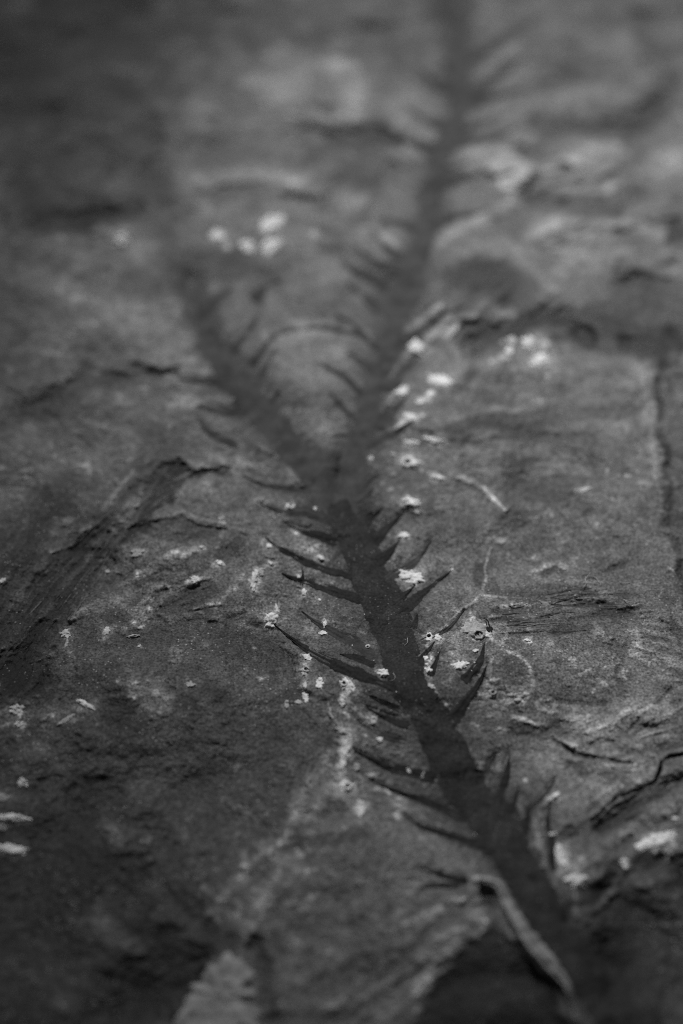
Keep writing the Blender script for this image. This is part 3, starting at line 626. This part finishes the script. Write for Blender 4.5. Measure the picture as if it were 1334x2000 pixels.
def stone_material(name, base, attr=False, rough=0.62, grain=0.85, spark=0.5, bump=1.0, spec=0.22):
    """grey mineral surface: large mottling, sand-size grain, scattered pale grains, bump"""
    m, nt, b = mat(name)
    L = nt.links.new
    tc = node(nt, 'ShaderNodeTexCoord')
    geo = node(nt, 'ShaderNodeNewGeometry')
    co = geo.outputs['Position']
    n1 = node(nt, 'ShaderNodeTexNoise'); n1.inputs['Scale'].default_value = 2600; n1.inputs['Detail'].default_value = 3
    n1.inputs['Roughness'].default_value = .65
    L(co, n1.inputs['Vector'])
    mr = node(nt, 'ShaderNodeMapRange'); mr.inputs['From Min'].default_value = .3; mr.inputs['From Max'].default_value = .7
    mr.inputs['To Min'].default_value = 1 - grain; mr.inputs['To Max'].default_value = 1 + grain
    L(n1.outputs['Fac'], mr.inputs['Value'])
    mul = node(nt, 'ShaderNodeMath', operation='MULTIPLY')
    L(mr.outputs[0], mul.inputs[0])
    if attr:
        at_ = node(nt, 'ShaderNodeAttribute'); at_.attribute_name = 'stain'
        L(at_.outputs['Fac'], mul.inputs[1])
    else:
        n3 = node(nt, 'ShaderNodeTexNoise'); n3.inputs['Scale'].default_value = 320; n3.inputs['Detail'].default_value = 4
        L(co, n3.inputs['Vector'])
        m3 = node(nt, 'ShaderNodeMapRange'); m3.inputs['From Min'].default_value = .3; m3.inputs['From Max'].default_value = .7
        m3.inputs['To Min'].default_value = base * .65; m3.inputs['To Max'].default_value = base * 1.35
        L(n3.outputs['Fac'], m3.inputs['Value'])
        L(m3.outputs[0], mul.inputs[1])
    vo = node(nt, 'ShaderNodeTexVoronoi'); vo.inputs['Scale'].default_value = 2300
    L(co, vo.inputs['Vector'])
    sepc = node(nt, 'ShaderNodeSeparateColor')
    L(vo.outputs['Color'], sepc.inputs[0])
    gt = node(nt, 'ShaderNodeMath', operation='GREATER_THAN'); gt.inputs[1].default_value = .86
    L(sepc.outputs[0], gt.inputs[0])
    near = node(nt, 'ShaderNodeMapRange'); near.inputs['From Min'].default_value = .12; near.inputs['From Max'].default_value = .38
    near.inputs['To Min'].default_value = spark; near.inputs['To Max'].default_value = 0
    L(vo.outputs['Distance'], near.inputs['Value'])
    sp = node(nt, 'ShaderNodeMath', operation='MULTIPLY')
    L(gt.outputs[0], sp.inputs[0]); L(near.outputs[0], sp.inputs[1])
    # pale grains come in patches
    n4 = node(nt, 'ShaderNodeTexNoise'); n4.inputs['Scale'].default_value = 90; n4.inputs['Detail'].default_value = 3
    L(co, n4.inputs['Vector'])
    m4 = node(nt, 'ShaderNodeMapRange'); m4.inputs['From Min'].default_value = .42; m4.inputs['From Max'].default_value = .62
    L(n4.outputs['Fac'], m4.inputs['Value'])
    sp2 = node(nt, 'ShaderNodeMath', operation='MULTIPLY')
    L(sp.outputs[0], sp2.inputs[0]); L(m4.outputs[0], sp2.inputs[1])
    add = node(nt, 'ShaderNodeMath', operation='ADD'); add.use_clamp = True
    L(mul.outputs[0], add.inputs[0]); L(sp2.outputs[0], add.inputs[1])
    L(add.outputs[0], b.inputs['Base Color'])
    b.inputs['Roughness'].default_value = rough
    b.inputs['Specular IOR Level'].default_value = spec
    n2 = node(nt, 'ShaderNodeTexNoise'); n2.inputs['Scale'].default_value = 1500; n2.inputs['Detail'].default_value = 5
    n2.inputs['Roughness'].default_value = .6
    L(co, n2.inputs['Vector'])
    bp = node(nt, 'ShaderNodeBump'); bp.inputs['Strength'].default_value = bump; bp.inputs['Distance'].default_value = .0003
    L(n2.outputs['Fac'], bp.inputs['Height'])
    L(bp.outputs[0], b.inputs['Normal'])
    return m


ROCK = 0.15
M_ROCK = stone_material("grey_shale", ROCK, attr=True)
M_STEM = stone_material("carbon_film", 0.034, grain=.65, spark=.22, bump=.7, rough=.75, spec=.12)
M_BRANCH = stone_material("branch_film", 0.068, grain=.35, spark=.05, bump=.45, rough=.75, spec=.12)
M_LEAF = stone_material("leaf_film", 0.024, grain=.55, spark=.02, bump=.4, rough=.75, spec=.10)
M_LEAF_FAINT = stone_material("faint_leaf_film", 0.055, grain=.35, spark=.05, bump=.4, rough=.75, spec=.12)
M_STRAND = stone_material("strand_film", 0.04, grain=.35, spark=.06, bump=.4, rough=.75, spec=.12)
M_STRAND_PALE = stone_material("strand_film_pale", 0.15, grain=.4, spark=.2, bump=.4)
M_CRUST = stone_material("white_mineral", 0.85, grain=.32, spark=.1, bump=.7, rough=.85, spec=.2)
M_CRUST2 = stone_material("pale_mineral", 0.46, grain=.35, spark=.1, bump=.7, rough=.85, spec=.2)
M_PALE = stone_material("pale_shale", 0.30, grain=.4, spark=.15, bump=.6)
M_LUMP = stone_material("pale_lump_stone", 0.34, grain=.4, spark=.15, bump=.6)
M_LINT = stone_material("lint_fibre", 0.42, grain=.1, spark=0, bump=0, rough=.9)
M_HOLE = stone_material("dark_pit", 0.03, grain=.3, spark=0, bump=.4, rough=.9)


def mesh_obj(name, V, F, m, parent=None, origin=None, smooth_=True):
    V = np.asarray(V, float)
    if origin is None:
        origin = np.zeros(3)
    me = bpy.data.meshes.new(name)
    me.from_pydata((V - origin).tolist(), [], F)
    me.materials.append(m)
    if smooth_:
        me.polygons.foreach_set('use_smooth', [True] * len(me.polygons))
    me.update()
    o = bpy.data.objects.new(name, me)
    COL.objects.link(o)
    if parent is None:
        o.location = origin
    else:
        o.parent = parent
    return o


def tag(o, label, cat, group=None, kind=None):
    o['label'] = label
    if cat: o['category'] = cat
    if group: o['group'] = group
    if kind: o['kind'] = kind


# ------------------------------------------------------------------ the slab
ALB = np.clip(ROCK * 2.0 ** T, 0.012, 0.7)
P = at(PXg, PYg, H).reshape(-1, 3)
n_top = NX * NY
idx = np.arange(n_top).reshape(NY, NX)
quads = np.stack([idx[:-1, :-1], idx[1:, :-1], idx[1:, 1:], idx[:-1, 1:]], -1).reshape(-1, 4)
rim = np.concatenate([idx[0, :], idx[1:, -1], idx[-1, -2::-1], idx[-2:0:-1, 0]])
low = P[rim].copy(); low[:, 2] = -0.030
low_i = n_top + np.arange(len(rim))
nxt = np.roll(np.arange(len(rim)), -1)
skirt = np.stack([rim, rim[nxt], low_i[nxt], low_i], -1)
V = np.concatenate([P, low])
me = bpy.data.meshes.new("rock_slab")
allq = np.concatenate([quads, skirt])
nq = len(allq)
nl = nq * 4 + len(low_i)
me.vertices.add(len(V)); me.vertices.foreach_set('co', V.ravel())
me.loops.add(nl); me.polygons.add(nq + 1)
me.loops.foreach_set('vertex_index', np.concatenate([allq.ravel(), low_i[::-1]]).astype(np.int32))
me.polygons.foreach_set('loop_start', np.concatenate([np.arange(nq) * 4, [nq * 4]]).astype(np.int32))
me.polygons.foreach_set('use_smooth', np.ones(nq + 1, bool))
a_ = me.attributes.new('stain', 'FLOAT', 'POINT')  # carries stains together with the shade painted into T
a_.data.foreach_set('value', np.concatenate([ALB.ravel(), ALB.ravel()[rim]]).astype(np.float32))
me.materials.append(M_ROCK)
me.update(calc_edges=True)
me.validate()
slab = bpy.data.objects.new("rock_slab", me)
COL.objects.link(slab)
tag(slab, "dark grey layered shale slab with ledges, cracks and pale veins", None, None, 'structure')


# ------------------------------------------------------------------ builders for what lies on the slab
def resample(pts, step=6.0):
    """Catmull-Rom through the points (x, y, w)"""
    p = np.array(pts, float)
    q = np.vstack([2 * p[0] - p[1], p, 2 * p[-1] - p[-2]])
    out = []
    for i in range(1, len(q) - 2):
        n = max(2, int(np.hypot(*(q[i + 1] - q[i])[:2]) / step))
        for t in np.arange(n) / n:
            out.append(.5 * (2 * q[i] + (q[i + 1] - q[i - 1]) * t + (2 * q[i - 1] - 5 * q[i] + 4 * q[i + 1] - q[i + 2]) * t ** 2
                             + (3 * q[i] - q[i - 1] - 3 * q[i + 1] + q[i + 2]) * t ** 3))
    out.append(p[-1])
    return np.array(out)


def strip(name, line, m, parent, origin, thick=.0003, dip=.00012, across=10, rough=.12, seed=0, step=6.0, lift=0.0, flute=0.0, sink0=0, sink1=0):
    """flat lens-section strip that follows the slab; line = (x, y, half width)"""
    rs = np.random.RandomState(seed + 100)
    L = resample(line, step)
    d = np.gradient(L[:, :2], axis=0)
    d /= np.linalg.norm(d, axis=1)[:, None] + 1e-9
    nrm = np.stack([-d[:, 1], d[:, 0]], 1)
    n = len(L)
    k = np.arange(n) * step
    def edge():
        o = np.zeros(n)
        for f, a in ((90, .5), (38, .5), (15, .45), (6, .4)):
            o += a * np.interp(k, np.arange(0, k[-1] + 2 * f, f), rs.uniform(-1, 1, len(np.arange(0, k[-1] + 2 * f, f))))
        return o
    wl = L[:, 2] * (1 + rough * edge()); wr = L[:, 2] * (1 + rough * edge())
    s = np.linspace(-1, 1, across)
    X = np.where(s[None] < 0, L[:, 0:1] + nrm[:, 0:1] * s[None] * wl[:, None], L[:, 0:1] + nrm[:, 0:1] * s[None] * wr[:, None])
    Y = np.where(s[None] < 0, L[:, 1:2] + nrm[:, 1:2] * s[None] * wl[:, None], L[:, 1:2] + nrm[:, 1:2] * s[None] * wr[:, None])
    prof = (1 - np.abs(s) ** 2.5)
    top = h_at(X, Y) + lift + prof[None] * thick - (1 - prof[None]) * dip
    if flute:
        W = at(X, Y, 0)
        top = top + flute * prof[None] * (.35 * np.sin(s[None] * 9 + 2 * fbm(W[..., 0], W[..., 1], 60, 2, 31)) + fbm(W[..., 0], W[..., 1], 400, 3, 32))
    if sink0: top = top - .0006 * (1 - smooth(0, sink0, k))[:, None]
    if sink1: top = top - .0006 * (1 - smooth(0, sink1, k[-1] - k))[:, None]
    bot = h_at(X, Y) - dip - .0010
    A = at(X, Y, top).reshape(-1, 3); B = at(X, Y, np.minimum(bot, top - 1e-5)).reshape(-1, 3)
    c = across
    F = []
    N = n * c
    for i in range(n - 1):
        for j in range(c - 1):
            a = i * c + j
            F.append((a, a + 1, a + c + 1, a + c))
            F.append((N + a, N + a + c, N + a + c + 1, N + a + 1))
        a = i * c
        F.append((a, a + c, N + a + c, N + a))
        a = i * c + c - 1
        F.append((a + c, a, N + a, N + a + c))
    for j in range(c - 1):
        F.append((j + 1, j, N + j, N + j + 1))
        a = (n - 1) * c + j
        F.append((a, a + 1, N + a + 1, N + a))
    return mesh_obj(name, np.vstack([A, B]), F, m, parent, origin)


def leaf_line(pts, hw):
    (ax, ay), (bx, by) = pts[0], pts[1]
    q = 20 / math.hypot(ax - bx, ay - by)
    pts = [(ax + (ax - bx) * q, ay + (ay - by) * q)] + list(pts)
    n = len(pts)
    out = []
    for i, p in enumerate(pts):
        t = i / (n - 1)
        w = 1.14 * hw * (1.12 - .42 * t + .2 * math.sin(math.pi * min(1, t * 1.2))) * (1 - t ** 3) + .9
        out.append((p[0], p[1], w))
    return out


def empty(name, loc):
    o = bpy.data.objects.new(name, None)
    o.empty_display_size = .005
    COL.objects.link(o)
    o.location = loc
    return o


# ------------------------------------------------------------------ the fossil plant
base = at(1037, 1730, h_at(1037, 1730))
plant = empty("fossil_plant", base)
tag(plant, "dark carbonised fossil plant, forked stem fringed with narrow curved leaves", "fossil")
stem = strip("stem", STEM, M_STEM, plant, base, thick=.00020, dip=.00016, across=34, rough=.16, seed=1, flute=.00013, step=4, sink1=16)
bl = strip("branch", BRANCH_L, M_BRANCH, plant, base, thick=.00018, dip=.00016, across=20, rough=.14, seed=2, lift=-.00006, flute=.00012, sink0=20, sink1=110)
br = strip("branch", BRANCH_R, M_BRANCH, plant, base, thick=.00018, dip=.00016, across=20, rough=.12, seed=3, lift=-.00003, flute=.00012, sink0=20, sink1=300)
sd = 10
for lst, par in ((LEAVES_STEM, stem), (LEAVES_L, bl), (LEAVES_R, br)):
    for pts, hw in lst:
        strip("leaf", leaf_line(pts, hw), M_LEAF if (par is stem and sd % 5) else M_LEAF_FAINT, par, base, thick=.00010, dip=.00010, across=13, rough=.34, seed=sd, step=3.0, flute=.00015, sink0=14)
        sd += 1


# ------------------------------------------------------------------ fibrous plant remains
def frond(name, label, spine, widths, count, cat, length, hwid, seed, mm=.00004):
    rs = np.random.RandomState(seed)
    mid = spine[len(spine) // 2]
    org = at(mid[0], mid[1], h_at(*mid))
    root = empty(name, org)
    tag(root, label, cat)
    S = resample([(p[0], p[1], w) for p, w in zip(spine, widths)], 5)
    d = np.gradient(S[:, :2], axis=0); d /= np.linalg.norm(d, axis=1)[:, None]
    for k in range(count):
        n = int(rs.uniform(*length) / 5)
        i0 = rs.randint(0, max(1, len(S) - n)); i1 = min(len(S) - 1, i0 + n)
        o0 = rs.uniform(-1, 1); o1 = o0 + rs.uniform(-.25, .25)
        ii = np.linspace(i0, i1, 5).astype(int)
        ln = []
        for q, i in enumerate(ii):
            t = q / 4
            off = (o0 * (1 - t) + o1 * t) * S[i, 2] + rs.uniform(-1.5, 1.5)
            w = rs.uniform(*hwid) * (math.sin(math.pi * (t * .9 + .05))) + .5
            ln.append((S[i, 0] - d[i, 1] * off, S[i, 1] + d[i, 0] * off, w))
        strip("strand", ln, M_STRAND if k % 3 else M_STRAND_PALE, root, org, thick=mm, dip=.0001, across=5, rough=.5, seed=seed * 50 + k, step=5, lift=rs.uniform(-.00009, -.00001), flute=.00012)
    return root


frond("fossil_frond", "broad dark fibrous fossil frond with fine ribs beside the pale ridge", [(0, 1300), (80, 1195), (165, 1100), (240, 1015), (330, 950), (430, 905)], [62, 56, 44, 30, 22, 12], 70, "fossil", (60, 190), (1.2, 3.2), 5)
frond("fossil_fragment", "dark streaked fossil fragment lying under the loose looped lint", [(955, 1205), (1040, 1198), (1130, 1190), (1245, 1185)], [38, 44, 44, 26], 55, "fossil", (25, 90), (.8, 2.2), 6)


# ------------------------------------------------------------------ crusts, pits, grains
def blob(name, px, py, rx, ry, rot, m, mm, ragged=.35, outline=None, seed=0, hole=None, nr=9, na=40, clumps=1.0):
    """low lumpy patch lying on the slab; hole=(x, y, r) leaves a sunken pit in it"""
    rs = np.random.RandomState(seed + 500)
    a = np.linspace(0, 2 * math.pi, na, endpoint=False)
    if outline is None:
        rad = 1.0 + 0 * a
        for f, am in ((2, .25), (3, .3), (5, .28), (7, .25), (11, .2), (15, .16)):
            rad += ragged * am * np.sin(f * a + rs.uniform(0, 6.28)) * rs.uniform(.5, 1.3)
        rad = np.clip(rad, .35, 1.7)
        cx, cy = np.cos(a) * rad * rx, np.sin(a) * rad * ry
        c, s_ = math.cos(math.radians(rot)), math.sin(math.radians(rot))
        ox, oy = cx * c - cy * s_, cx * s_ + cy * c
    else:
        pa = np.array([math.atan2(q[1] - py, q[0] - px) % (2 * math.pi) for q in outline])
        pr = np.array([math.hypot(q[0] - px, q[1] - py) for q in outline])
        o_ = np.argsort(pa)
        rad = np.interp(a, pa[o_], pr[o_], period=2 * math.pi)
        rad *= 1 + ragged * .12 * np.sin(9 * a + rs.uniform(0, 6)) + ragged * .1 * np.sin(14 * a + rs.uniform(0, 6))
        ox, oy = np.cos(a) * rad, np.sin(a) * rad
    r = np.linspace(0, 1, nr + 1)[1:]
    X = np.concatenate([[px], (px + r[:, None] * ox[None]).ravel()])
    Y = np.concatenate([[py], (py + r[:, None] * oy[None]).ravel()])
    R = np.concatenate([[0], np.repeat(r, na)])
    W = at(X, Y, 0)
    nz = fbm(W[:, 0], W[:, 1], 1100, 3, 41, .6)
    prof = np.clip(1 - R ** 3, 0, 1)
    n2 = fbm(W[:, 0], W[:, 1], 1900, 3, 43, .6)
    z = h_at(X, Y) + mm * .00055 * (prof * (.75 + .9 * clumps * nz)) + clumps * .00028 * n2 * R - .00016 * smooth(.55, 1, R)
    if hole:
        hd = np.hypot(X - hole[0], (Y - hole[1]) * 1.25) / hole[2]
        z += .001 * mm * .8 * np.exp(-((hd - 1.25) / .5) ** 2) * .6 - .001 * mm * 1.6 * (1 - smooth(.5, 1.1, hd))
    zb = h_at(X, Y) - .0009
    V = np.vstack([at(X, Y, z), at(X, Y, np.minimum(zb, z - 2e-5))])
    N = len(X)
    F = []
    for j in range(na):
        j2 = (j + 1) % na
        F.append((0, 1 + j2, 1 + j)); F.append((N, N + 1 + j, N + 1 + j2))
        for i in range(nr - 1):
            p, q = 1 + i * na, 1 + (i + 1) * na
            F.append((p + j, p + j2, q + j2, q + j)); F.append((N + p + j, N + q + j, N + q + j2, N + p + j2))
        e = 1 + (nr - 1) * na
        F.append((e + j, e + j2, N + e + j2, N + e + j))
    org = at(px, py, h_at(px, py))
    return mesh_obj(name, V, F, m, None, org)


for k, c in enumerate(CRUSTS):
    px, py, rx, ry, rot, br_, mm, grp, lab = c[:9]
    hole = c[9] if len(c) > 9 else None
    o = blob("mineral_crust", px, py, rx * 1.2, ry * 1.2, rot, M_CRUST if br_ else M_CRUST2, mm, ragged=.30 if max(rx, ry) > 7 else .22, seed=k, hole=hole,
             nr=14 if max(rx, ry) > 9 else 7, na=64 if max(rx, ry) > 9 else 28)
    tag(o, lab, "mineral crust", grp)
    if hole:
        p = blob("pit", hole[0], hole[1], hole[2] * .55, hole[2] * .45, 0, M_HOLE, .05, ragged=.3, seed=900 + k, nr=4, na=16)
        p.location = p.location - o.location
        p.parent = o

for k, (px, py, r) in enumerate([(694, 1364, 2), (688, 1260, 2.2), (774, 1351, 2), (781, 1370, 2.4), (824, 1394, 2), (927, 1294, 2.2), (921, 1310, 2), (927, 1308, 2),
                                 (928, 1629, 4), (983, 1614, 3.6), (988, 1657, 4.5), (899, 1579, 4.5), (958, 1566, 4), (760, 1218, 1.8), (712, 1200, 1.6), (730, 1290, 1.6)]):
    o = blob("dust_grain", px, py, r, r * .85, 0, M_CRUST, .25, ragged=.2, seed=700 + k, nr=4, na=12)
    tag(o, "tiny white dust grain on the dark fossil plant", "dust grain", "tiny dust grains on the fossil plant")

# ------------------------------------------------------------------ loose rock shapes at the near edge
RIB = [(935, 1718, 6), (970, 1730, 13), (983, 1757, 12), (1001, 1790, 13), (1022, 1824, 18), (1050, 1862, 21), (1082, 1898, 16), (1105, 1925, 12), (1116, 1958, 9), (1128, 1998, 5)]
org = at(1030, 1832, h_at(1030, 1832))
o = strip("rock_rib", RIB, M_PALE, None, org, thick=.0006, dip=.0004, across=20, rough=.40, seed=77, lift=.0003, flute=.0006, step=4)
tag(o, "pale slanting rib of rock along the lower stem, over the dark hollow", "rock rib")
o = blob("rock_lump", 430, 1945, 60, 70, 0, M_LUMP, 4.0, ragged=.6, seed=88, nr=40, na=110, clumps=.14,
         outline=[(415, 1880), (440, 1866), (475, 1868), (490, 1895), (488, 1960), (500, 2040), (470, 2110), (380, 2110), (335, 2040), (358, 1968), (392, 1915)])
tag(o, "rounded pale rock lump at the near edge below the pale vein", "rock lump")


# ------------------------------------------------------------------ lint
def fibre(pts, r, lab):
    L = resample([(p[0], p[1], 1) for p in pts], 2.5)
    n = len(L); k = 6
    z = h_at(L[:, 0], L[:, 1]) + .00025 + .00012 * np.sin(np.linspace(0, 5, n))
    C = at(L[:, 0], L[:, 1], z)
    d = np.gradient(C, axis=0); d /= np.linalg.norm(d, axis=1)[:, None]
    up = np.array([0, 0, 1.0])
    sx = np.cross(d, up); sx /= np.linalg.norm(sx, axis=1)[:, None]
    sy = np.cross(sx, d)
    V = []
    for i in range(n):
        for j in range(k):
            t = j * 2 * math.pi / k
            V.append(C[i] + r * (math.cos(t) * sx[i] + math.sin(t) * sy[i]))
    F = [(i * k + j, i * k + (j + 1) % k, (i + 1) * k + (j + 1) % k, (i + 1) * k + j) for i in range(n - 1) for j in range(k)]
    F += [tuple(range(k))[::-1], tuple((n - 1) * k + j for j in range(k))]
    o = mesh_obj("lint_fibre", V, F, M_LINT, None, C[n // 2])
    tag(o, lab, "lint", "loose lint fibres")


fibre([(1137, 1150), (1144, 1141), (1144, 1129), (1152, 1124), (1164, 1129), (1171, 1139)], .00007, "looped pale lint fibre on the streaked fossil fragment")
fibre([(1210, 1136), (1220, 1139), (1231, 1138)], .00006, "short pale lint fibre right of the looped one")
fibre([(1047, 1171), (1053, 1173), (1058, 1178)], .00006, "short lint fibre at the streaked fragment's left part")
fibre([(796, 1246), (796, 1255), (791, 1260), (786, 1261)], .00006, "hooked lint fibre lying on the dark stem")
fibre([(768, 1315), (772, 1322), (769, 1328), (762, 1330)], .00006, "curled lint fibre beside the bright hooked crust")
fibre([(1218, 1171), (1233, 1177), (1250, 1174)], .00006, "wavy lint fibre at the streaked fragment's right end")
